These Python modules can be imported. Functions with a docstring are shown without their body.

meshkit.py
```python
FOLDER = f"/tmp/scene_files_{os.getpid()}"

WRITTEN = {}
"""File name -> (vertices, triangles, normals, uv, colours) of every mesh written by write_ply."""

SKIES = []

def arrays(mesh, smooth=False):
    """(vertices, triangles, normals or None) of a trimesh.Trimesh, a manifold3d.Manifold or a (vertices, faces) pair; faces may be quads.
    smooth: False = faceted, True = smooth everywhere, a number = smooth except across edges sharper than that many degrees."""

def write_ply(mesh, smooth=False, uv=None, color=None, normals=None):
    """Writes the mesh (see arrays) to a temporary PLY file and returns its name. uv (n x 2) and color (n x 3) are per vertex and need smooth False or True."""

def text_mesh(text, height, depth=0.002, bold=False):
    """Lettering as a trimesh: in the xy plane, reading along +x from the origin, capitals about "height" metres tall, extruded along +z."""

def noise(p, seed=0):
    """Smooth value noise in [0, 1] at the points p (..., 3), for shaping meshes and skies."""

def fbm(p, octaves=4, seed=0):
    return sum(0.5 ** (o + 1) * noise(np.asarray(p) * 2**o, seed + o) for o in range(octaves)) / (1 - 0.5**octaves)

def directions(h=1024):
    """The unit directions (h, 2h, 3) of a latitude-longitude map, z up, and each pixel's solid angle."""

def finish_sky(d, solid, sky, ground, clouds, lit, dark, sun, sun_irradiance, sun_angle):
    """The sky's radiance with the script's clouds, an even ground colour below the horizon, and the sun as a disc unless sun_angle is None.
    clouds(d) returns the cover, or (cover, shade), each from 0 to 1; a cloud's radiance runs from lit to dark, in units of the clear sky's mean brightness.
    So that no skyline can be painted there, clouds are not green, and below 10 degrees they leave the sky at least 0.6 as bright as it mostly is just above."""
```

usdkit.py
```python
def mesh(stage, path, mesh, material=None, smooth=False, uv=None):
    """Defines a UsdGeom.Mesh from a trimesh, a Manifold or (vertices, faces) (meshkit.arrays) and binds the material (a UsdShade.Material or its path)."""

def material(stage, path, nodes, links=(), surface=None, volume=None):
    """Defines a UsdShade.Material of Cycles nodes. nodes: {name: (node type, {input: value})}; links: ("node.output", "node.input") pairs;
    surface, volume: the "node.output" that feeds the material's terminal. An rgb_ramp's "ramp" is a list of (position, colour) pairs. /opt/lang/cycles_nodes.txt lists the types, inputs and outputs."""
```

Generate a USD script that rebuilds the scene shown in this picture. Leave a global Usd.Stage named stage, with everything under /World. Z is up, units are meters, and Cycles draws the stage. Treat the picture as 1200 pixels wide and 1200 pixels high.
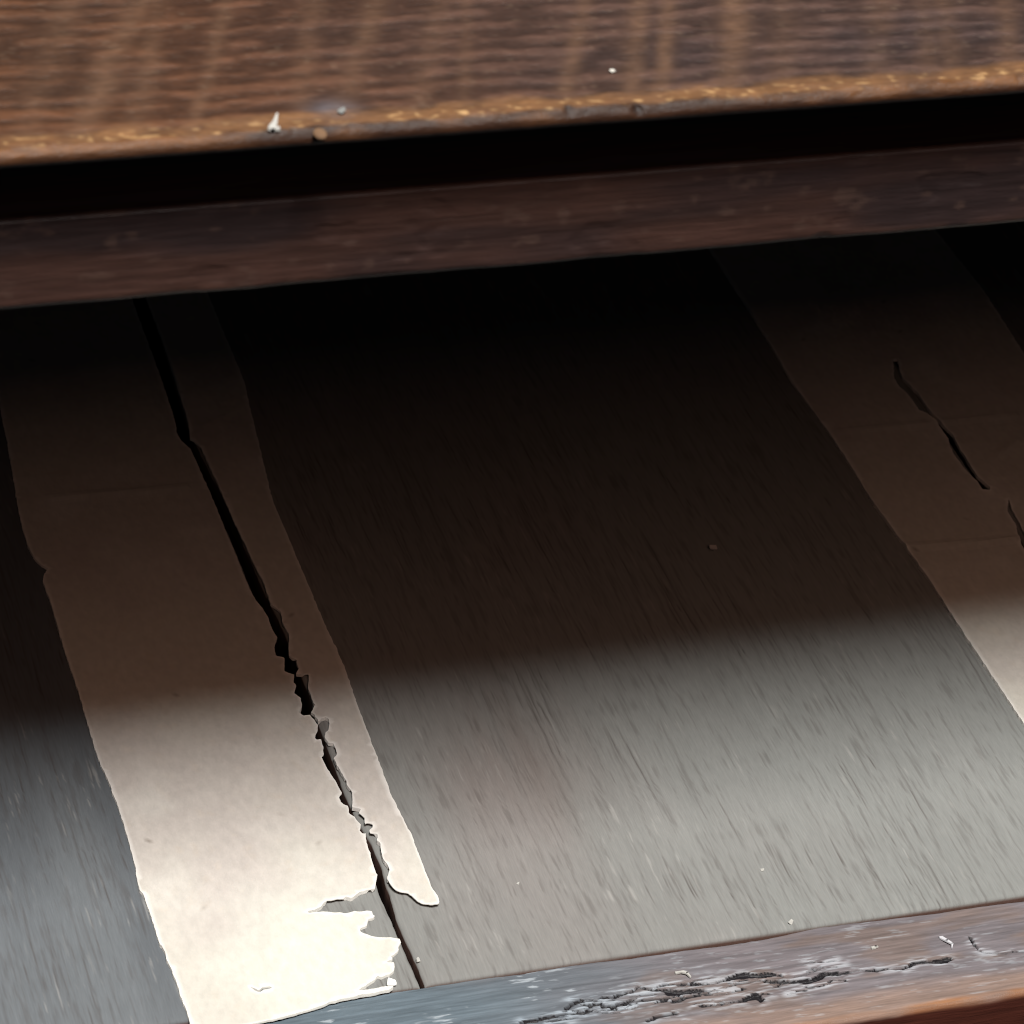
import math, numpy as np, trimesh, usdkit, meshkit
from scipy.spatial import Delaunay
from shapely import Polygon, LineString, Point, contains_xy
from pxr import Usd, UsdGeom, UsdLux, UsdShade, Gf, Sdf, Vt

stage = Usd.Stage.CreateInMemory()
UsdGeom.SetStageUpAxis(stage, 'Z'); UsdGeom.SetStageMetersPerUnit(stage, 1.0)
UsdGeom.Xform.Define(stage, '/World'); UsdGeom.Scope.Define(stage, '/World/Looks')

# ------------------------------------------------------------------ camera (recovered from the vanishing points of the joints and of the rails)
VD, VX = np.array([-1484., -2961.]), np.array([12900., -1400.])
FPX = math.sqrt(-(VD @ VX))
_X = np.r_[VX, FPX] / np.linalg.norm(np.r_[VX, FPX]); _D = np.r_[VD, FPX] / np.linalg.norm(np.r_[VD, FPX]); _U = np.cross(_X, _D)
R = np.stack([_X, _D, _U], 1)                      # camera axes (right, down, forward) = R @ world
CAM = -0.5 * R.T @ np.array([0, 0, 1.])
cam = UsdGeom.Camera.Define(stage, '/World/camera')
r, d, f = R
cam.AddTransformOp().Set(Gf.Matrix4d(*r, 0, *(-d), 0, *(-f), 0, *CAM, 1))
cam.CreateFocalLengthAttr(50.0); cam.CreateHorizontalApertureAttr(50.0 * 1200 / FPX); cam.CreateVerticalApertureAttr(50.0 * 1200 / FPX)
cam.CreateClippingRangeAttr((0.05, 100.0)); cam.CreateFStopAttr(38.0); cam.CreateFocusDistanceAttr(0.445)
cam.CreateExposureAttr(0.0)

# ------------------------------------------------------------------ light: a broad window high in front on the left, a weak warm fill added lower down, a dim room
def rect_light(name, toward, dist, w, h, intensity, color, target=(-0.01, -0.1, 0.02)):
    z = np.array(toward, float); z /= np.linalg.norm(z)
    x = np.cross([0, 0, 1.], z); x /= np.linalg.norm(x); y = np.cross(z, x)
    p = np.array(target) + z * dist
    L = UsdLux.RectLight.Define(stage, '/World/' + name)
    L.AddTransformOp().Set(Gf.Matrix4d(*x, 0, *y, 0, *z, 0, *p, 1))
    L.CreateWidthAttr(w); L.CreateHeightAttr(h); L.CreateIntensityAttr(intensity); L.CreateColorAttr(Gf.Vec3f(*color))
rect_light('window_light', (-0.22, -1, 2.18), 1.5, 0.30, 0.38, 119.0, (0.99, 1.0, 0.99))
rect_light('warm_fill', (-0.12, -1, 1.12), 1.6, 0.14, 0.56, 12.5, (1.0, 0.58, 0.42))  # fill added to light the dim zone inside, no known source
usdkit.material(stage, '/World/Looks/room', {'b': ('background_shader', {'color': (0.6, 0.8, 1.0), 'strength': 0.018})}, surface='b.background')
dome = UsdLux.DomeLight.Define(stage, '/World/room_light')
UsdShade.MaterialBindingAPI.Apply(dome.GetPrim()).Bind(UsdShade.Material.Get(stage, '/World/Looks/room'))

# ------------------------------------------------------------------ helpers
rng = np.random.default_rng(7)
_n = {}
def numbered(path):
    k = _n.get(path, 0); _n[path] = k + 1
    return path if k == 0 else f'{path}_{k:03d}'
def thing(name, label, cat, group=None, loc=(0, 0, 0)):
    x = UsdGeom.Xform.Define(stage, numbered('/World/' + name)); x.AddTranslateOp().Set(Gf.Vec3d(*map(float, loc)))
    p = x.GetPrim(); p.SetCustomDataByKey('label', label); p.SetCustomDataByKey('category', cat)
    if group: p.SetCustomDataByKey('group', group)
    return p
def obj(name, mesh, mat, parent=None, smooth=False, tint=None, label=None):
    m = usdkit.mesh(stage, numbered((str(parent.GetPath()) if parent else '/World') + '/' + name), mesh, '/World/Looks/' + mat, smooth=smooth)
    if tint is not None:
        UsdGeom.PrimvarsAPI(m).CreatePrimvar('tint', Sdf.ValueTypeNames.Color3fArray, 'vertex').Set(Vt.Vec3fArray.FromNumpy(np.asarray(tint, np.float32)))
    if label: m.GetPrim().SetCustomDataByKey('label', label)
    return m.GetPrim()
def ray(px): return R.T @ np.array([px[0] - 600, px[1] - 600, FPX])
def onz(px, z=0.0):
    v = ray(px); return CAM + (z - CAM[2]) / v[2] * v
def ony(px, y):
    v = ray(px); return CAM + (y - CAM[1]) / v[1] * v
def line(pts, z=0.0): return np.array([onz(p, z)[:2] for p in pts])
def lin(*c):
    c = np.array(c, float) / 255
    return np.where(c <= 0.04045, c / 12.92, ((c + 0.055) / 1.055) ** 2.4)
def N(x, y, sx, sy, seed, octaves=3):
    return meshkit.fbm(np.stack([x * sx, y * sy, np.zeros_like(x) + seed * 3.7], -1), octaves, seed)
def sstep(a, b, x):
    t = np.clip((x - a) / (b - a), 0, 1); return t * t * (3 - 2 * t)
def mixc(a, b, t): return a * (1 - t[..., None]) + b * t[..., None]
def grid_faces(nu, nv, flip=False):
    i = np.arange(nu * nv).reshape(nu, nv)
    q = np.stack([i[:-1, :-1], i[1:, :-1], i[1:, 1:], i[:-1, 1:]], -1).reshape(-1, 4)
    return q[:, ::-1] if flip else q
def spaced(*seg):
    """Coordinates with the given steps: spaced((a, step), (b, step), c)."""
    out = []
    for (a, st), nxt in zip(seg[:-1], seg[1:]):
        b = nxt[0] if isinstance(nxt, tuple) else nxt
        out.append(np.linspace(a, b, max(2, int(round(abs(b - a) / st)) + 1))[:-1])
    return np.concatenate(out + [[seg[-1]]])
def box(lo, hi, bev=0.0012):
    lo, hi = np.array(lo, float), np.array(hi, float)
    p = []
    for s in np.ndindex(2, 2, 2):
        c = np.where(s, hi, lo); q = np.where(s, -1, 1) * bev
        for k in range(3):
            e = c.copy(); e[[j for j in range(3) if j != k]] += q[[j for j in range(3) if j != k]]; p.append(e)
    return trimesh.convex.convex_hull(np.array(p))

def tinted(name, rough, grain, bump, spec=0.35, mul=(0.75, 1.2), sheen=0.0):
    """Colour comes from the mesh (wood colour, fissure shade included), multiplied by a fine procedural grain; relief from the same grain."""
    usdkit.material(stage, '/World/Looks/' + name, {
        'a': ('attribute', {'attribute': 'tint'}), 'g': ('texture_coordinate', {}), 'm': ('mapping', {'scale': grain}),
        'n': ('noise_texture', {'scale': 1.0, 'detail': 5.0, 'roughness': 0.65}), 'n2': ('noise_texture', {'scale': 5200.0, 'detail': 2.0}),
        'r': ('map_range', {'from_min': 0.3, 'from_max': 0.7, 'to_min': mul[0], 'to_max': mul[1], 'clamp': True}),
        'x': ('mix_color', {'blend_type': 'multiply', 'fac': 1.0, 'use_clamp': False}),
        'hx': ('math', {'math_type': 'multiply_add', 'value2': 0.25, 'value3': 0.0}), 'h': ('math', {'math_type': 'add'}),
        'b': ('bump', {'strength': 1.0, 'distance': bump}), 'p': ('principled_bsdf', {'roughness': rough, 'specular_ior_level': spec, 'diffuse_roughness': 0.5, 'sheen_weight': sheen})},
        [('g.object', 'm.vector'), ('m.vector', 'n.vector'), ('g.object', 'n2.vector'), ('n.fac', 'r.value'), ('a.color', 'x.a'), ('r.result', 'x.b'), ('x.result', 'p.base_color'),
         ('n2.fac', 'hx.value1'), ('n.fac', 'h.value1'), ('hx.value', 'h.value2'), ('h.value', 'b.height'), ('b.normal', 'p.normal')], surface='p.BSDF')
tinted('weathered_board', 0.7, (3800, 300, 900), 0.00006, spec=0.25, mul=(0.90, 1.09))
tinted('top_wood', 0.5, (500, 1700, 1700), 0.00022, mul=(0.7, 1.3))
tinted('rail_wood', 0.5, (140, 1900, 1900), 0.00012, mul=(0.72, 1.25))
tinted('paper', 0.85, (900, 500, 500), 0.00012, spec=0.12, mul=(0.91, 1.06))
tinted('debris', 0.8, (900, 900, 900), 0.00005, spec=0.2, mul=(0.85, 1.05))
def plain(name, col, rough=0.7, grain=(60, 900, 900), spec=0.3):
    c = np.array(col)
    usdkit.material(stage, '/World/Looks/' + name, {
        'g': ('texture_coordinate', {}), 'm': ('mapping', {'scale': grain}), 'n': ('noise_texture', {'scale': 1.0, 'detail': 6.0, 'roughness': 0.6}),
        'r': ('rgb_ramp', {'ramp': [(0.3, tuple(c * 0.6)), (0.7, tuple(c * 1.35))]}), 'b': ('bump', {'distance': 0.0002, 'strength': 0.8}),
        'p': ('principled_bsdf', {'roughness': rough, 'specular_ior_level': spec})},
        [('g.object', 'm.vector'), ('m.vector', 'n.vector'), ('n.fac', 'r.fac'), ('n.fac', 'b.height'), ('r.color', 'p.base_color'), ('b.normal', 'p.normal')], surface='p.BSDF')
plain('lip_shade', (0.020, 0.012, 0.013), 0.8, spec=0.1)  # shade under the top's lip, put into the colour
plain('inner_wood', (0.06, 0.035, 0.025), 0.8, spec=0.2)
plain('cabinet_side_wood', (0.07, 0.035, 0.02), 0.55, grain=(900, 900, 40))
plain('dark_dust', (0.03, 0.018, 0.013), 0.9, spec=0.05)

# ------------------------------------------------------------------ the cabinet
YF, YSEAM, ZR0, ZR1, ZT = -0.1119, -0.0955, 0.1166, 0.1325, 0.1380       # rail front plane, back of the lower rail, upper rail's bottom and top, top surface
cabinet = thing('antique_cabinet', 'old brown wooden cabinet seen through its open front, paper strips glued inside', 'cabinet')

# top board: grain along x, pale scrape marks across, worn orange front edge
xs = spaced((-0.42, 0.01), (-0.115, 0.0003), (0.035, 0.01), 0.42)
ys = spaced((0.24, 0.01), (-0.070, 0.00022), -0.1169)
rn = 0.0010
ang = np.linspace(0, math.pi, 26)[1:]
prof = np.vstack([np.stack([ys, np.full(len(ys), ZT)], 1), np.stack([-0.1169 - rn * np.sin(ang), ZT - rn + rn * np.cos(ang)], 1), [[-0.114, ZT - 2 * rn], [YF + 0.006, ZT - 2 * rn]]])
arc = np.r_[0, np.cumsum(np.linalg.norm(np.diff(prof, axis=0), axis=1))]
arc -= arc[len(ys) - 1]                                                # 0 where the edge begins to round
X, S = np.meshgrid(xs, arc, indexing='ij')
Y, Z = np.broadcast_to(prof[:, 0], X.shape).copy(), np.broadcast_to(prof[:, 1], X.shape).copy()
wob = (N(X, S, 60, 0, 11) - 0.5) * 0.006                              # the grain lines wander
gl = N(X, S + wob, 26, 640, 1, 3)
rows = 0.5 + 0.5 * np.sin((S + wob * 0.6) / 0.0028 * 2 * math.pi + 3 * N(X, S, 30, 60, 2))
grain = 0.40 * rows * sstep(.3, .6, N(X, S, 170, 420, 3, 3)) + 0.16 * gl + 0.30 * (N(X, S, 330, 1300, 8, 4) - .1) + 0.36 * (N(X, S, 900, 1600, 9, 3) - .1)
def scrapes(X, S, seed):
    out = np.zeros_like(X)
    g = np.random.default_rng(seed)
    for x0 in np.arange(-0.125, 0.03, 0.0066):
        c = x0 + g.uniform(-.003, .003); w = g.uniform(0.0006, 0.0017); a = g.uniform(.3, 1); tl = g.uniform(-.46, -.30)
        c2 = c + tl * S + (N(np.zeros_like(S) + x0 * 99, S, 1, 90, 5) - .5) * .0012
        out = np.maximum(out, a * np.exp(-((X - c2) / w) ** 2) * (0.35 + 0.9 * N(X, S, 300, 90, 6 + seed)))
    return out
scr = scrapes(X, S, 4)
wear = sstep(0.50, 0.80, N(X, S, 210, 500, 21, 4) * 0.75 + 0.42 * np.exp(-(np.maximum(-S - 0.0006, 0) / 0.0022) ** 2) * (S < 0.0016)) * sstep(-0.006, -0.002, S)
nose = sstep(0.0, 0.002, S)
vis = sstep(-0.05, -0.045, S)
inten = (1 - nose)
H = 0.00030 * (grain - 0.5) * inten - 0.00006 * scr * inten
chip = sstep(0.60, 0.78, N(X, S, 420, 260, 31, 3)) * np.exp(-((S - 0.0007) / 0.0007) ** 2)
edge = np.exp(-((S - 0.0012) / 0.0014) ** 2)
Z = Z + H - 0.0002 * edge * (N(X, S, 120, 0, 33) - .3)
Y = Y + 0.0006 * chip + 0.0005 * edge * (N(X, S, 45, 0, 34, 4) - 0.5)
t = sstep(-0.10, -0.02, X + 0.02 * (N(X, S, 40, 60, 41) - .5))
base = mixc(lin(86, 55, 36), lin(74, 55, 48), t)
col = base * (0.46 + 0.66 * sstep(0.25, 0.8, grain))[..., None]
blot = sstep(0.5, 0.68, N(X, S, 55, 110, 42, 3))
col = mixc(col, col * np.array([0.75, 0.85, 1.02]), blot * 0.8)
col = mixc(col, lin(100, 74, 56), np.clip(scr * (.45 + 1.1 * N(X, S, 500, 700, 48, 3)), 0, 1) * 0.66)
dots = sstep(0.74, 0.82, N(X, S, 900, 1400, 43, 2))
col = mixc(col, lin(120, 100, 82), dots * 0.15)
frin = sstep(.60, .70, N(X, S, 1300, 2200, 49, 2)) * np.exp(-((S + 0.0005 + .0008 * (N(X, S, 250, 0, 40) - .5)) / 0.0009) ** 2)
spot = np.exp(-(((X + 0.0655) / 0.0022) ** 2 + ((Y + 0.1150) / 0.0022) ** 2))
col = mixc(col, lin(105, 105, 112), spot * 0.6)
col = mixc(col, mixc(lin(122, 86, 54), lin(94, 66, 46), N(X, S, 300, 700, 44)), wear * (0.9 - 0.35 * sstep(.5, .7, N(X, S, 90, 0, 45))))
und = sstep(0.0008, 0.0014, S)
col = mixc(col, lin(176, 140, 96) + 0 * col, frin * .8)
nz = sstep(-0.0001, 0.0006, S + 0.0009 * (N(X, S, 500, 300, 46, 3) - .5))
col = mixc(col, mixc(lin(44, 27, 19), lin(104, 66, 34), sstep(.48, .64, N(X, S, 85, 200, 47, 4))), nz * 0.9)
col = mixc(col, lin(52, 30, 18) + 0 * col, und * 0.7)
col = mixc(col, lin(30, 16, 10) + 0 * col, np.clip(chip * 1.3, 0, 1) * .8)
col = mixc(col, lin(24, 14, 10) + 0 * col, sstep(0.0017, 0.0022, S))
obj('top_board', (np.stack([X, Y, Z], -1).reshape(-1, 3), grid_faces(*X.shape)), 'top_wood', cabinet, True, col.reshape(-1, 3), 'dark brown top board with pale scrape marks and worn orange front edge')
# added moulding: near-black colour stands in for the shade of the lip
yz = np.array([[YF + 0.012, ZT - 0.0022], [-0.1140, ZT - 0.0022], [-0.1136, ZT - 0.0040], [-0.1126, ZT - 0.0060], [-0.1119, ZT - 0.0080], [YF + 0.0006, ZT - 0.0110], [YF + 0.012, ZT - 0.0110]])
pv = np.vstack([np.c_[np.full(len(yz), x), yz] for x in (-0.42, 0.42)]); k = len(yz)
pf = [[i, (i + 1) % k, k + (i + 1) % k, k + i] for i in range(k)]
obj('lip_shade_moulding', (pv, np.array(pf)), 'lip_shade', cabinet)

# upper rail
xs = spaced((-0.42, 0.01), (-0.115, 0.0004), (0.03, 0.01), 0.42)
zz = np.linspace(ZT - 0.0112, ZR0 + 0.0012, 70)
an = np.linspace(0, math.pi / 2, 10)[1:]
prof = np.vstack([[[YF + 0.010, ZT - 0.0110], [YF + 0.0006, ZT - 0.0110]], np.c_[np.full(70, YF), zz], np.c_[YF + 0.0012 * (1 - np.cos(an)), ZR0 + 0.0012 - 0.0012 * np.sin(an)], [[YF + 0.006, ZR0], [YF + 0.012, ZR0]]])
X, Zp = np.meshgrid(xs, prof[:, 1], indexing='ij'); Y = np.broadcast_to(prof[:, 0], X.shape).copy()
low = np.exp(-((Zp - ZR0) / 0.0012) ** 2)
g = N(X, Zp, 30, 900, 51, 4)
Y = Y + 0.00012 * (g - .5) + 0.0005 * low * (N(X, Zp, 140, 0, 52, 4) - .4)
col = mixc(lin(56, 37, 31), lin(40, 29, 28), sstep(.4, .65, N(X, Zp, 40, 160, 53))) * (0.5 + 0.7 * g + 0.35 * N(X, Zp, 260, 420, 55, 4))[..., None]
col = mixc(col, lin(74, 56, 48) + 0 * col, sstep(.62, .74, N(X, Zp, 500, 700, 56, 3)) * .4)
Y = Y + 0.00012 * sstep(.66, .76, N(X, Zp, 220, 260, 57, 3))
col = mixc(col, lin(86, 60, 50) + 0 * col, low * sstep(.45, .7, N(X, Zp, 200, 300, 54)) * .7)
obj('upper_rail', (np.stack([X, Y, Zp], -1).reshape(-1, 3), grid_faces(*X.shape)), 'rail_wood', cabinet, True, col.reshape(-1, 3), 'dark upper rail above the opening')
obj('rail_core', box((-0.42, YF + 0.0115, ZR0 + 0.0005), (0.42, YF + 0.020, ZT - 0.0115)), 'inner_wood', cabinet)

# lower rail: worn top with long fissures, orange front edge
back = line([(150, 1228), (250, 1210), (300, 1199), (330, 1193.5), (355, 1186), (378, 1179), (386, 1175), (420, 1168.5), (460, 1161), (500, 1155), (540, 1148.5), (580, 1143), (610, 1139.5), (640, 1134), (700, 1125), (740, 1121), (800, 1112), (850, 1106), (900, 1098), (960, 1085), (1000, 1079.5), (1050, 1074), (1100, 1068), (1150, 1060), (1200, 1054), (1260, 1046)])
back = back[np.argsort(back[:, 0])]
xs = spaced((-0.42, 0.01), (-0.072, 0.00022), (0.058, 0.01), 0.42)
yb = np.interp(xs, back[:, 0], back[:, 1], left=YSEAM, right=YSEAM) + 0.00016 * (N(xs, xs * 0, 900, 0, 61, 3) - 0.5)
ZB = -0.0004
RN = 0.0010
u = np.linspace(0, 1, 115)
an = np.linspace(0, math.pi / 2, 14)[1:]
XX = np.repeat(xs[:, None], 4 + len(u) + len(an) + 16, 1)
P = np.zeros(XX.shape + (2,))
for i, y0 in enumerate(yb):
    top = np.c_[y0 + (YF + RN - y0) * u, np.full(len(u), ZB)]
    pre = [[y0 + 0.0002, -0.024], [y0 + 0.00015, -0.008], [y0 + 0.0001, ZB - 0.0008], [y0 + 0.00006, ZB - 0.00015]]
    P[i] = np.vstack([pre, top, np.c_[YF + RN - RN * np.sin(an), ZB - RN + RN * np.cos(an)], np.c_[np.full(16, YF), np.linspace(ZB - RN - 0.0003, -0.024, 16)]])
X, Y, Z = XX, P[..., 0].copy(), P[..., 1].copy()
T = np.zeros(X.shape) + np.r_[[-1.0] * 4, np.zeros(len(u)), np.linspace(0, 1, len(an) + 1)[1:], np.ones(16) * 2][None]     # 0 top, 0..1 edge, 2 front
ontop = (T == 0) * 1.0
fiss = [([(610, 1200), (630, 1197), (645, 1192), (660, 1190), (676, 1186), (692, 1184)], 1.7), ([(663, 1181), (666, 1176), (681, 1172)], 1.9), ([(682, 1176), (692, 1178), (704, 1176)], 1.6),
        ([(705, 1167), (722, 1166), (740, 1164), (748, 1156), (760, 1159), (772, 1159), (785, 1160)], 1.5), ([(706, 1180), (720, 1177), (740, 1172), (760, 1171), (780, 1169)], 1.4),
        ([(783, 1163), (800, 1162), (817, 1161), (845, 1160)], 2.0), ([(812, 1152), (832, 1151), (852, 1147), (868, 1143), (882, 1142), (900, 1142), (915, 1143)], 2.0),
        ([(897, 1150), (915, 1151), (937, 1150), (955, 1147), (970, 1145), (990, 1141), (1012, 1137), (1040, 1134), (1065, 1132), (1090, 1129), (1115, 1125)], 1.9),
        ([(787, 1172), (810, 1168), (845, 1161)], 1.2), ([(822, 1178), (842, 1177), (860, 1172), (887, 1166), (892, 1170)], 2.0), ([(758, 1193), (775, 1189), (792, 1186)], 1.9),
        ([(1137, 1098), (1140, 1105), (1146, 1112), (1152, 1117), (1170, 1117), (1187, 1114), (1200, 1114), (1230, 1110)], 1.3)]
dist = np.full(X.shape, 1.0); depth = np.zeros(X.shape)
jig = (N(X, Y, 900, 2600, 62, 2) - .5) * 0.00012
stp = np.round(N(X + Y * .6, Y * 0, 330, 0, 76, 2) * 9) / 9
Xw = X; Yw = Y + 0.0012 * (stp - .5) + 0.0006 * (N(X, Y, 150, 1100, 78, 2) - .5)
wv = np.clip(2.2 * N(X, Y, 260, 120, 79, 3) - .4, .15, 1.1)
g = np.random.default_rng(3)
for _ in range(40):
    px_ = np.array([g.uniform(640, 960), 0]); px_[1] = 1170 - .13 * (px_[0] - 750) + g.uniform(-14, 16)
    ln = g.uniform(16, 60); fiss.append(([tuple(px_), (px_[0] + ln, px_[1] - .16 * ln + g.uniform(-2, 2))], g.uniform(.3, .62)))
for pts, w in fiss:
    L = line(pts, ZB); w = w * 0.00024
    for a, b in zip(L[:-1], L[1:]):
        v = b - a
        tt = np.clip(((Xw - a[0]) * v[0] + (Yw - a[1]) * v[1]) / (v @ v), 0, 1)
        dd = np.hypot(Xw - a[0] - tt * v[0], Yw - a[1] - tt * v[1]) + jig
        dist = np.minimum(dist, dd); depth = np.maximum(depth, 1 - sstep(0.55, 1.0, dd / (w * wv)))
depth *= ontop
lips = ontop * np.exp(-(np.maximum(dist, 0) / 0.0009) ** 2) * (1 - depth)
splin = sstep(.50, .64, N(X, Y, 420, 3600, 63, 3)) * lips
gr = N(X, Y + 0.0015 * N(X, Y, 60, 60, 64), 60, 1500, 65, 4)
Z = Z + ontop * (0.00010 * (gr - .5) + 0.00005 * splin - 0.00045 * depth - 0.0002 * sstep(-0.1045, -0.1103, Y)) + 0.0003 * (T > 0) * (N(X, Y, 90, 0, 66) - .5) - 0.0002 * (T > 0)
ed = ((T > 0) & (T <= 1)) * 1.0
Y = Y + 0.0007 * np.clip(T, 0, 1) * (N(X, Z, 70, 60, 67, 4) - .45) * (T > 0)
left = sstep(0.005, -0.045, X + 0.02 * (N(X, Y, 60, 200, 68) - .5))
col = mixc(lin(110, 103, 105), lin(94, 105, 112), left) * (0.62 + 0.72 * gr)[..., None]
brn = sstep(.48, .64, N(X, Y, 90, 400, 69, 3)) * (1 - left)
col = mixc(col, lin(112, 95, 86), brn * .6)
frontb = sstep(-0.1062, -0.1092, Y + 0.0015 * (N(X, Y, 120, 300, 70) - .5)) * (T <= 1)
col = mixc(col, mixc(lin(146, 120, 104), lin(124, 106, 98), N(X, Y, 200, 500, 71)), frontb * .75)
org = np.clip(sstep(-0.1106, -0.1113, Y + 0.0012 * (N(X, Y, 150, 0, 72, 3) - .5)) * (T <= 1), 0, 1) * (0.4 + 0.6 * sstep(.35, .6, N(X, Y, 130, 300, 73, 3)))
col = mixc(col, mixc(lin(148, 102, 66), lin(100, 60, 36), sstep(0.0, 1.0, T)), org * .9)
col = mixc(col, mixc(lin(186, 188, 192), lin(176, 190, 200), left) , splin * .6)  # pale splinters, with highlights along the fissures put into the colour
flk = sstep(.62, .72, N(X + Y * 1.5, Y, 500, 3800, 74, 3)) * ontop * sstep(.45, .6, N(X, Y, 150, 300, 80))
col = mixc(col, lin(180, 186, 190) + 0 * col, flk * (.25 + .45 * left))
col = mixc(col, lin(24, 21, 24) + 0 * col, sstep(0.0, .15, depth))  # shade inside the shallow fissures, put into the colour
dark = np.clip(sstep(.55, 1.0, T + .5 * (N(X, Z, 200, 500, 75) - .5)), 0, 1)
col = mixc(col, lin(62, 30, 22) * (0.7 + 0.6 * gr)[..., None], dark)
col = mixc(col, lin(20, 17, 17) + 0 * col, (T < 0) * 1.0)
obj('lower_rail', (np.stack([X, Y, Z], -1).reshape(-1, 3), grid_faces(*X.shape)), 'rail_wood', cabinet, True, col.reshape(-1, 3), 'grey weathered lower front rail with long fissures and orange worn edge')

# the three boards of the shelf
L1 = line([(158, 355), (172, 400), (205, 500), (218, 525), (248, 580), (270, 630), (296, 694), (311, 725), (322, 760), (336, 795), (351, 839), (367, 880), (385, 915), (401, 950), (420, 985), (437, 1025), (442, 1038), (451, 1061), (464.5, 1091), (478, 1121), (493, 1156)])
R1 = line([(176, 355), (190, 400), (221, 500), (233, 525), (262, 582), (290, 646), (314, 700), (332, 735), (343, 765), (358, 800), (371, 840), (380, 863), (394, 900), (404, 929), (419, 960), (436, 987), (445, 1010), (451, 1030), (457, 1046), (464, 1073), (473, 1095), (487, 1124), (499, 1154)])
L2, R2 = np.array([[0.0753, 0.28], [0.0753, 0.03], [0.0750, -0.02], [0.0752, -0.11]]), np.array([[0.0764, 0.28], [0.0764, 0.03], [0.0757, -0.02], [0.0757, -0.11]])
def edge_x(E, y):
    E = E[np.argsort(E[:, 1])]; return np.interp(y, E[:, 1], E[:, 0])
BY = spaced((-0.0951, 0.0005), (0.0, 0.001), (0.072, 0.01), 0.26)
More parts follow.
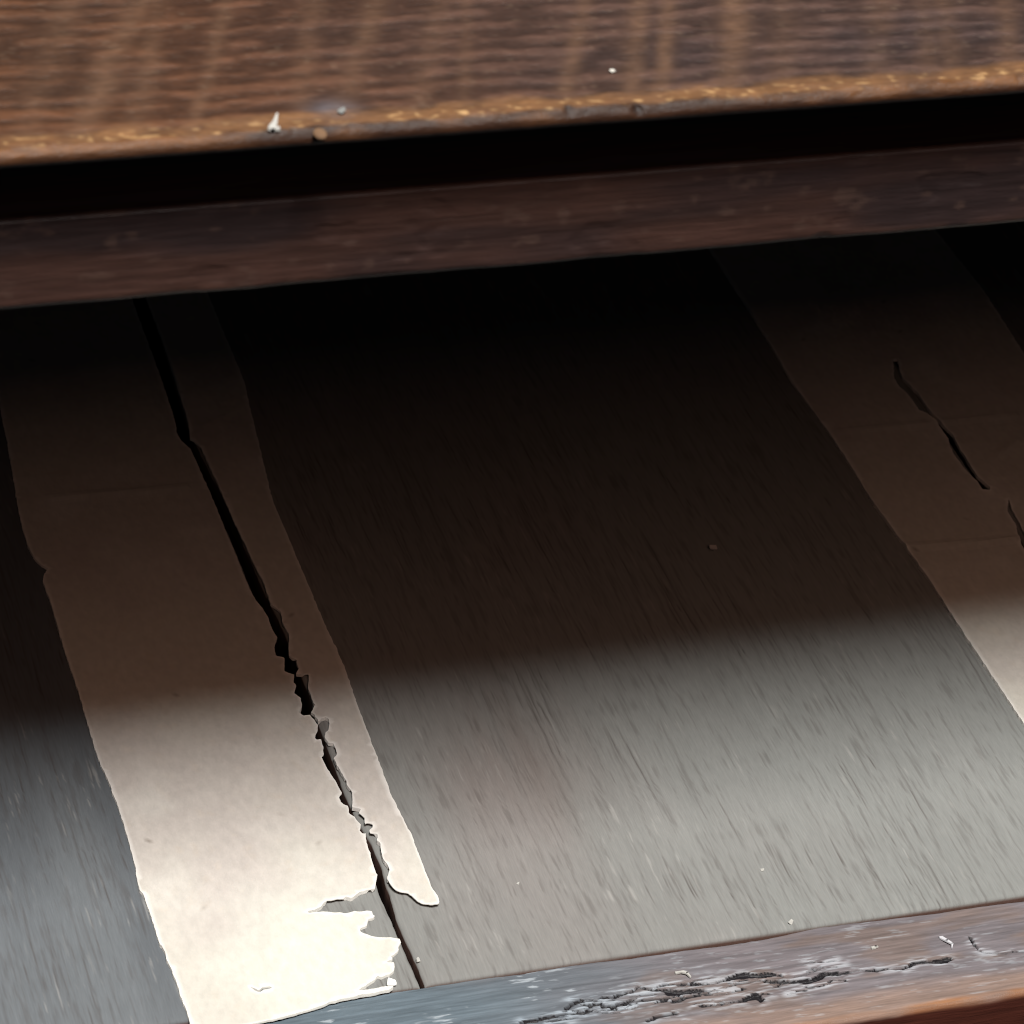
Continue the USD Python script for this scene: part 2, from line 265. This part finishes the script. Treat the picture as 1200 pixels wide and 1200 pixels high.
def board(xa, xb, kind, seed, label, step=0.0002):
    """A board between two edges given as x at each y: weathered fibres and pores on top, rounded arrises, front end and sides."""
    n = int((xb - xa).max() / step)
    s = np.linspace(0, 1, n)
    X = xa[:, None] + (xb - xa)[:, None] * s[None]
    Y = np.repeat(BY[:, None], n, 1)
    drift = 0.004 * (N(X, Y, 20, 12, seed, 2) - .5)
    f1 = N(X + drift, Y, 1300, 60, seed + 1, 3); f2 = N(X + drift, Y, 380, 14, seed + 2, 3)
    pore = .35 * sstep(0.58, 0.8, N(X + drift, Y, 3400, 210, seed + 13, 2))
    g = np.random.default_rng(seed + 50); x0_, x1_ = X.min(), X.max(); dx = (x1_ - x0_) / (n - 1)
    for _ in range(int(1700 * min(1, (min(x1_, .115) - max(x0_, -.1)) / .11))):
        cx, cy = g.uniform(max(x0_, -.1), min(x1_, .115)), g.uniform(-.0955, .02)
        if meshkit.fbm(np.array([cx * 70, cy * 45, seed]), 2, 9) < g.uniform(.3, .62): continue
        ln, wd, am, tl = g.gamma(2.2, .0020) + .0008, g.uniform(.00007, .00015), g.uniform(.3, 1.1) ** 1.8 * .75, g.normal(0, .02)
        j0, j1 = np.searchsorted(BY, [cy - ln, cy + ln]); i0 = int((cx - x0_) / dx) - 7
        sl = (slice(j0, j1), slice(max(i0, 0), max(i0, 0) + 15))
        if j1 - j0 < 2: continue
        pore[sl] = np.maximum(pore[sl], am * np.exp(-((X[sl] - cx - tl * (Y[sl] - cy) - .00003 * np.sin((Y[sl] - cy) * 900 + cx * 9e4)) / wd) ** 2) * (1 - ((Y[sl] - cy) / ln) ** 2).clip(0))
    pale = sstep(0.66, 0.78, N(X + drift * .5, Y, 2600, 190, seed + 5, 2)) * sstep(.35, .65, N(X, Y, 130, 80, seed + 6))
    d = np.minimum(X - xa[:, None], xb[:, None] - X)
    Z = 0.00004 * (f1 - .5) + 0.00010 * (f2 - .5) - 0.00009 * pore + 0.00006 * pale - 0.00045 * np.exp(-d / 0.00035) + 0.0002 * (N(X, Y, 25, 12, seed + 7) - .5)
    Z[0] -= 0.0002
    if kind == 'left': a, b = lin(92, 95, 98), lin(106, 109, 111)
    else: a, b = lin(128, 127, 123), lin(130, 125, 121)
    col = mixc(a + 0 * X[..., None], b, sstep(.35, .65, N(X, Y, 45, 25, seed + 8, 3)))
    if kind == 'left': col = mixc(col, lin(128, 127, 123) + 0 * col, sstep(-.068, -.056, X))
    if kind == 'middle':
        green = sstep(-0.02, 0.03, X + 0.03 * (N(X, Y, 60, 30, seed + 9) - .5))
        col = mixc(col, lin(130, 131, 127), green * .8)
        br = np.exp(-(((X + 0.018) / 0.012) ** 2 + ((Y + 0.055) / 0.016) ** 2))
        col = mixc(col, lin(112, 99, 93), np.clip(br * (.4 + N(X, Y, 500, 30, seed + 10)), 0, 1) * .6)
    col = col * (0.86 + 0.12 * f1 + 0.14 * f2)[..., None]
    col = mixc(col, lin(72, 64, 60) + 0 * col, np.clip(pore, 0, 1) * .85)
    col = mixc(col, lin(172, 168, 162) + 0 * col, pale * .3)
    nu, nv = X.shape
    V, C, F = np.stack([X, Y, Z], -1).reshape(-1, 3), col.reshape(-1, 3), [grid_faces(nu, nv, True)]
    i = np.arange(nu * nv).reshape(nu, nv)
    for run, fl in ((i[:, 0], False), (i[:, -1], True), (i[0], True)):
        m, o = len(run), len(V)
        rings = [run]
        for zz in (-0.0008, -0.003, -0.008):
            w = V[run].copy(); w[:, 2] = zz
            V = np.vstack([V, w]); C = np.vstack([C, np.tile(lin(88, 66, 58) if zz == -0.0008 else lin(34, 22, 18), (m, 1)) if run is not i[0] else np.tile(lin(22, 19, 19), (m, 1))])
            rings.append(np.arange(o, o + m)); o += m
        for a_, b_ in zip(rings[:-1], rings[1:]):
            q = np.stack([a_[:-1], a_[1:], b_[1:], b_[:-1]], 1); F.append(q if not fl else q[:, ::-1])
    return obj('shelf_board', (V, np.vstack(F)), 'weathered_board', cabinet, True, C, label)
jz = lambda s, amp: amp * (N(BY, BY * 0, 700, 0, s, 3) - .5)
l1, r1 = edge_x(L1, BY) + jz(81, .0003), edge_x(R1, BY) + jz(82, .0003)
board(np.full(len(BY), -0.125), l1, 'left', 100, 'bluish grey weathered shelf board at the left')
board(r1, edge_x(L2, BY) + jz(83, .0003), 'middle', 120, 'wide warm grey weathered shelf board in the middle')
board(edge_x(R2, BY) + jz(84, .0003), np.full(len(BY), 0.150), 'right', 140, 'weathered shelf board at the right')

# paper strips glued over the joints
def sheet(poly, seed, curl=(), base=0.00012, step=0.0007, holes=(), creases=()):
    P = Polygon(poly, [h for h in holes])
    if not P.is_valid: P = max(P.buffer(0).geoms, key=lambda g: g.area) if hasattr(P.buffer(0), 'geoms') else P.buffer(0)
    pts = []
    rings = []
    for ring in [P.exterior] + list(P.interiors):
        m = max(8, int(ring.length / 0.0003))
        q = np.array([ring.interpolate(t, normalized=True).coords[0] for t in np.arange(m) / m])
        q += 0.00034 * (np.stack([N(q[:, 0], q[:, 1], 1500, 1500, seed, 3), N(q[:, 0], q[:, 1], 1500, 1500, seed + 1, 3)], 1) - .5)
        rings.append(q); pts.append(q)
    P2 = Polygon(rings[0], rings[1:]); P2 = P2 if P2.is_valid else P2.buffer(0)
    x0, y0, x1, y1 = P2.bounds
    gx, gy = np.meshgrid(np.arange(x0, x1, step), np.arange(y0, y1, step)); gx = gx + step * .3 * np.sin(gy * 9000); 
    inn = P2.buffer(-0.00025)
    ins = contains_xy(inn, gx, gy)
    pts.append(np.c_[gx[ins], gy[ins]])
    V = np.vstack(pts)
    tri = Delaunay(V).simplices
    c = V[tri].mean(1)
    tri = tri[contains_xy(P2, c[:, 0], c[:, 1])]
    A = V[tri]; cr = np.cross(A[:, 1] - A[:, 0], A[:, 2] - A[:, 0])
    tri = tri[np.abs(cr) > 1e-13]; cr = cr[np.abs(cr) > 1e-13]
    tri[cr < 0] = tri[cr < 0][:, ::-1]
    x, y = V.T
    z = base + 0.00014 + 0.0004 * (N(x, y, 90, 70, seed + 2, 3) - .4) + 0.00016 * N(x + .001 * N(x, y, 200, 200, seed + 8), y, 700, 260, seed + 3, 3) + 0.00012 * N(x, y, 300, 900, seed + 9, 3)
    lift = np.zeros_like(x)
    for L, amp, reach in curl:
        ls = LineString(L); dd = np.array([ls.distance(Point(*p)) for p in V])
        lift = np.maximum(lift, amp * np.exp(-(dd / reach) ** 2) * (0.3 + N(x, y, 500, 500, seed + 4, 2)))
    for (ca, cb, amp) in creases:
        ca, cb = np.array(ca), np.array(cb); v_ = cb - ca; tt = np.clip(((x - ca[0]) * v_[0] + (y - ca[1]) * v_[1]) / (v_ @ v_), 0, 1)
        z = z + amp * np.exp(-(np.hypot(x - ca[0] - tt * v_[0], y - ca[1] - tt * v_[1]) / 0.0009) ** 2)
    z = z + lift
    th = 0.00014
    top = np.c_[V, z]; bot = np.c_[V, np.where(lift > 0.00025, z - th, np.minimum(z - th, 0.00003))]
    n = len(V)
    F = [tri, tri[:, ::-1] + n]
    e = np.sort(tri[:, [0, 1, 1, 2, 2, 0]].reshape(-1, 2), 1); key, cnt = np.unique(e, axis=0, return_counts=True)
    bset = {tuple(k) for k in key[cnt == 1]}
    side = [(a, b) for t in tri for a, b in ((t[0], t[1]), (t[1], t[2]), (t[2], t[0])) if (min(a, b), max(a, b)) in bset]
    side = np.array(side)
    F += [np.c_[side[:, 1], side[:, 0], side[:, 0] + n], np.c_[side[:, 1], side[:, 0] + n, side[:, 1] + n]]
    edge = np.zeros(n); edge[np.unique(side)] = 1
    col = mixc(lin(195, 189, 178) + np.zeros((n, 3)), lin(188, 179, 171), sstep(.4, .7, N(x, y, 60, 40, seed + 5, 3)))
    col = mixc(col, lin(190, 176, 160), sstep(.64, .80, N(x, y, 900, 700, seed + 6, 3)) * .3)
    col = mixc(col, lin(208, 203, 194), sstep(.5, .8, N(x, y, 150, 150, seed + 7, 2)) * .5)
    q0 = onz((375, 1128)); bare = np.exp(-((np.hypot((x - q0[0]) / .0125, (y - q0[1]) / .0125) + 1.1 * (N(x, y, 170, 150, seed + 11, 3) - .5)).clip(0)) ** 3)
    col = mixc(col, lin(204, 202, 190) + np.zeros((n, 3)), bare)
    col = mixc(col, lin(120, 108, 96) + np.zeros((n, 3)), sstep(.80, .86, N(x, y, 1100, 1100, seed + 10, 2)) * .6)
    col = mixc(col, lin(236, 232, 226) + np.zeros((n, 3)), edge * .5)
    return np.vstack([top, bot]), np.vstack(F), np.vstack([col, col * .9])
def strip_edge(pts): return [tuple(p) for p in line(pts)]
tornL = [(187, 440), (205.4, 496), (208, 512), (213, 519), (223, 528), (246, 580), (267, 630), (293, 694), (300, 706), (310, 719), (314, 727), (318.7, 739), (324.7, 749), (321, 761), (323, 773), (332.7, 775), (333, 791), (337, 793), (344.7, 795), (343.5, 804), (347, 808), (344.7, 817), (352, 823), (353.5, 831), (350.7, 839), (355, 843), (362.7, 842), (369, 849), (372, 854), (372, 861), (368, 869), (371, 872), (376, 871), (378.7, 883), (379, 889), (376.7, 892), (380, 900), (384, 906), (388, 913), (392, 918), (396, 927), (400, 934), (397, 939), (399, 945), (403, 948), (408, 950), (408, 957), (414.7, 962), (419, 967), (422.7, 971), (421, 978), (425, 982), (428, 981), (428.7, 992), (432, 1001), (435, 1010), (437.5, 1020.5), (442, 1029.5), (440.5, 1037), (439, 1046)]
torn_bay = [(432, 1047), (426, 1048), (420, 1050), (416, 1054), (412, 1057), (409, 1056.5), (405, 1055), (403, 1058), (396, 1058), (390, 1060), (383, 1060), (378, 1063), (376, 1067), (368, 1070), (360, 1073), (362, 1075), (371, 1072.5), (383, 1073), (392, 1074), (398, 1073), (404, 1074), (410, 1072), (415, 1071), (421, 1071.5), (428, 1070), (436, 1071), (436, 1075), (439, 1077), (436, 1079), (431, 1080), (430, 1085), (429, 1088), (424, 1090), (421, 1093), (424, 1096), (433, 1099), (440, 1101), (447, 1101.5), (458, 1102), (468, 1103), (470, 1107), (466, 1111), (467, 1116), (464, 1120), (457, 1123.5), (460, 1127), (453, 1130), (456, 1131.5), (461, 1131), (462, 1137), (461, 1141), (456, 1145), (449, 1147), (446, 1149), (441, 1147), (438, 1152), (433, 1155), (428, 1159), (423, 1161), (419, 1164.5), (430, 1163.5), (441, 1161.5), (452, 1159.5), (462, 1159.5)]
foot = [(455, 1163.5), (420, 1170), (386, 1177), (378, 1181), (355, 1188), (330, 1195), (300, 1201), (260, 1208), (226, 1214)]
leftE = [(222, 1200), (211, 1168), (200, 1137), (197, 1133), (190, 1112), (187, 1110), (178, 1080), (167, 1051), (163, 1047), (159, 1025), (155, 1005), (146, 972), (135, 940), (123, 910), (112, 884), (106, 862), (101, 845), (92, 813), (82, 785), (73, 757), (65, 730), (58, 705), (50, 684), (52, 676), (56, 669), (49, 665), (41, 658), (33, 644), (26, 620), (20, 590), (14, 555), (8, 518), (0, 480), (-6, 440)]
yback = 0.2
def to_back(px): q = onz(px)[:2]; return (q[0], yback)
poly = strip_edge(tornL + torn_bay + foot + leftE) + [to_back(leftE[-1]), (edge_x(L1, np.array([0.075]))[0], yback)]
bay = line(torn_bay[:18]); bay2 = line(torn_bay[18:])
tear = line([(292, 1158), (299, 1161), (303, 1163), (307, 1159), (317, 1158.5), (319, 1160.5), (309, 1162), (304, 1165.5), (298, 1163)])
v, fc, c = sheet(poly, 201, [(line(tornL[14:]), .0003, .0012), (bay, .0003, .0014), (bay2, .0001, .001), (line(leftE[:14]), .00018, .0009)], holes=[tear], creases=[(*line([(60, 586), (215, 574)]), .00035), (*line([(280, 985), (330, 1090)]), .00025), (*line([(225, 1165), (250, 1200)]), .0003)])
def smooth_obj(name, V, F, C, mat, label):
    return obj(name, (V, F), mat, cabinet, False, C, label)
smooth_obj('paper_strip', v, fc, c, 'paper', 'wide pale paper piece left of the open joint, torn at its lower end')
tornR = [(190, 400), (220, 496), (223, 516), (234.5, 525), (261, 583), (290, 647), (307, 682), (312, 694), (317, 711), (329, 719), (330.7, 731), (338.7, 747), (338, 760), (338.7, 771), (347, 777), (350, 787), (346.7, 793), (361, 794), (361, 810), (368, 829), (366.7, 834), (364, 838), (368.7, 841), (373, 850), (376.7, 846), (381, 844), (385, 847), (386, 853), (385, 858), (381, 863), (380, 867), (384, 874), (390.7, 875), (394.7, 887), (391, 893), (397, 905), (404, 917), (408, 926), (412.7, 933), (412.7, 950), (422.7, 953), (420, 958), (426.7, 963), (426.7, 970), (431, 969), (436, 971), (436, 975), (432, 978), (433, 981), (442, 982), (441, 989), (445, 992), (446, 1000), (448, 1010), (453, 1017), (456, 1024), (453, 1034), (456, 1040), (460, 1046), (464, 1049), (470.5, 1050.5), (478, 1052), (481, 1055), (484, 1058), (488, 1061), (493, 1063), (498, 1065), (503.5, 1066), (511, 1065.5), (514, 1064), (513, 1058), (511, 1053.5)]
rightE = [(504, 1040), (496, 1020), (481, 980), (459, 937), (440, 886), (420, 834), (405, 789), (393, 762), (380, 734), (364, 695), (342, 642), (320, 590), (307, 538), (295, 490), (286, 450)]
poly = strip_edge(tornR + rightE) + [to_back((282, 430)), (edge_x(R1, np.array([0.075]))[0], yback)]
v, fc, c = sheet(poly, 221, [(line(tornR[14:58]), .0003, .0012), (line(tornR[57:]), .0005, .0015), (line(rightE[:8]), .0002, .0008)])
smooth_obj('paper_strip', v, fc, c, 'paper', 'narrow pale paper piece right of the open joint')
e2 = [(1280, 980), (1240, 918), (1200, 852), (1165, 800), (1130, 748), (1100, 700), (1082, 673), (1060, 643), (1024, 594), (1000, 554), (970, 507), (945, 473), (925, 446), (905, 410), (880, 370)]
slitA = line([(1046, 424), (1047, 445.5), (1053, 456), (1062, 464), (1070, 474.5), (1077, 484), (1086, 488), (1094, 495), (1103, 507), (1111, 518), (1113, 527), (1118, 537), (1130, 553), (1145, 569), (1150, 577), (1159, 578.5), (1160, 575), (1145, 561.5), (1135, 547), (1128, 535), (1121, 524), (1116, 513), (1105, 502), (1097, 493), (1089, 485), (1082, 474.5), (1075, 464), (1068, 457), (1058, 447), (1053, 436), (1052, 424)])
slitB = line([(1181, 588), (1180, 602.5), (1186, 612), (1191, 620), (1192, 630), (1196, 641), (1205, 655), (1216, 668), (1218, 655), (1208, 640), (1200, 629), (1193, 614.6), (1185, 600)])
poly = strip_edge(e2) + [to_back((880, 370)), (0.0975, yback), (0.0975, 0.10)] + [tuple(onz(p)[:2]) for p in [(1150, 340), (1190, 402), (1230, 466), (1310, 600), (1400, 745), (1480, 880)]] + [(0.0965, -0.0950), (0.0600, -0.0948)]
v, fc, c = sheet(poly, 241, [(line(e2[:9]), .0002, .0008), (slitA, .0002, .0008)], holes=[slitA, slitB], creases=[(*line([(1060, 644), (1230, 632)]), .0004), (*line([(985, 508), (1190, 490)]), .0003), (*line([(1165, 540), (1190, 520)]), .0003)])
smooth_obj('paper_strip', v, fc, c, 'paper', 'right hand paper strip with two slits torn along the hidden joint')

# carcase around the opening
obj('bottom_panel', box((-0.40, -0.092, -0.032), (0.40, 0.25, -0.024)), 'dark_dust', cabinet)
obj('back_panel', box((-0.40, 0.252, -0.030), (0.40, 0.262, ZT - 0.008)), 'inner_wood', cabinet)
obj('side_panel', box((-0.425, -0.1115, -0.032), (-0.4005, 0.262, ZT - 0.005)), 'cabinet_side_wood', cabinet)
obj('side_panel', box((0.4005, -0.1115, -0.032), (0.425, 0.262, ZT - 0.005)), 'cabinet_side_wood', cabinet)
obj('side_filler', box((-0.4003, -0.0945, -0.009), (-0.1253, 0.251, -0.0004)), 'inner_wood', cabinet)
obj('side_filler', box((0.1503, -0.0945, -0.009), (0.4003, 0.251, -0.0004)), 'inner_wood', cabinet)

# pale peg showing at the worn edge of the top
p = onz((375, 157), ZT)
peg = trimesh.creation.icosphere(2, 0.0009); peg.apply_scale([0.72, 1.0, 0.45]); peg.apply_translation([p[0], p[1], ZT - 0.0000])
obj('peg', peg, 'debris', cabinet, True, np.tile(lin(112, 86, 64), (len(peg.vertices), 1)), 'small round pale peg end at the worn front edge')

# ------------------------------------------------------------------ loose specks
def fleck(name, px, z, size, col, label, cat, seed, yaw=0, tall=0.4, group=None):
    g = np.random.default_rng(seed)
    pts = g.normal(size=(14, 3)) * np.array([1, .6, tall]) ; pts /= np.maximum(1, np.linalg.norm(pts, axis=1, keepdims=True))
    m = trimesh.convex.convex_hull(pts * size)
    m.apply_transform(trimesh.transformations.rotation_matrix(yaw, [0, 0, 1]))
    m.apply_translation([0, 0, -m.bounds[0][2]])
    q = onz(px, z)
    t = thing(name, label, cat, group, (q[0], q[1], z))
    obj('flake', m, 'debris', t, False, np.tile(col, (len(m.vertices), 1)))
    return t
q = onz((321, 152), ZT)
t = thing('paint_chip', 'white two pronged chip lying near the front edge of the brown top board', 'paint chip', None, (q[0], q[1], ZT + 0.00005))
def blade(pts, w, h):
    """A curled splinter along pts, with its own thickness."""
    pts = np.array(pts); sp = []
    for k, p_ in enumerate(pts):
        rr = w * (1 - 0.75 * k / (len(pts) - 1))
        for s in np.ndindex(2, 2, 2): sp.append((p_ + (np.array(s) - .5) * [rr, rr * .6, h], k))
    hulls = [trimesh.convex.convex_hull(np.array([a for a, k in sp if k in (j, j + 1)])) for j in range(len(pts) - 1)]
    return trimesh.util.concatenate(hulls)
white = lin(178, 175, 168)
b1 = blade([(-0.0002, 0, .0002), (0.0001, .0003, .0004), (.0003, .0006, .0007), (.0005, .0010, .0010)], .0006, .00025)
b2 = blade([(0.0002, -.0002, .00015), (-.0002, -.0003, .0002), (-.0006, -.0003, .0003)], .0006, .0003)
for b in (b1, b2): obj('prong', b, 'debris', t, False, np.tile(white, (len(b.vertices), 1)))
fleck('dust_speck', (718, 85), ZT, .00035, lin(205, 200, 190), 'tiny pale speck in the middle of the brown top board', 'speck', 5)
fleck('dust_speck', (402, 132), ZT, .0006, lin(125, 125, 122), 'grey dust crumb on the hazy spot of the top board', 'speck', 6, .6, .2)
fleck('wood_crumb', (893, 1020), 0, .0003, white, 'white crumb alone on the lit middle shelf board', 'crumb', 8, .2)
fleck('wood_crumb', (926, 1082), 0, .00042, white, 'white crumb on the shelf close behind the front rail', 'crumb', 9, 2.2)
fleck('wood_crumb', (607, 1036), 0, .0003, white, 'small white crumb on the shelf right of the torn paper end', 'crumb', 10)
fleck('wood_crumb', (490, 1126), 0, .0004, white, 'white crumb at the right edge of the open joint, near the rail', 'crumb', 12, 1.2)
fleck('paper_scrap', (457, 1155), 0.0001, .0008, lin(240, 238, 232), 'white paper scrap beside the torn strip end, left of the joint', 'paper scrap', 13, .4, .3)
def splinter(px, pts, w, label, col=white):
    q = onz(px, -0.0003); t = thing('wood_splinter', label, 'splinter', None, (q[0], q[1], -0.0003))
    b = blade(np.array(pts) * .001, w, w * .5); obj('sliver', b, 'debris', t, False, np.tile(col, (len(b.vertices), 1)))
splinter((800, 1143), [(-.6, .5, .1), (0, .3, .35), (.5, -.1, .4), (.8, -.7, .2)], .0005, 'curved pale splinter standing on the fissured front rail')
splinter((1026, 1111), [(-.35, 0, .1), (0, .05, .2), (.3, 0, .12)], .0005, 'short white splinter on the rail above its long crack')
splinter((1110, 1106), [(-.4, 1.2, .1), (0, .3, .3), (.5, -.4, .3), (.2, -1.0, .15)], .00045, 'pale bent splinter on the rail beside the short hooked crack', lin(190, 188, 190))
fleck('dust_speck', (835, 645), 0.0, .0007, lin(190, 182, 175), 'faint speck in the shaded part of the middle board', 'speck', 17)
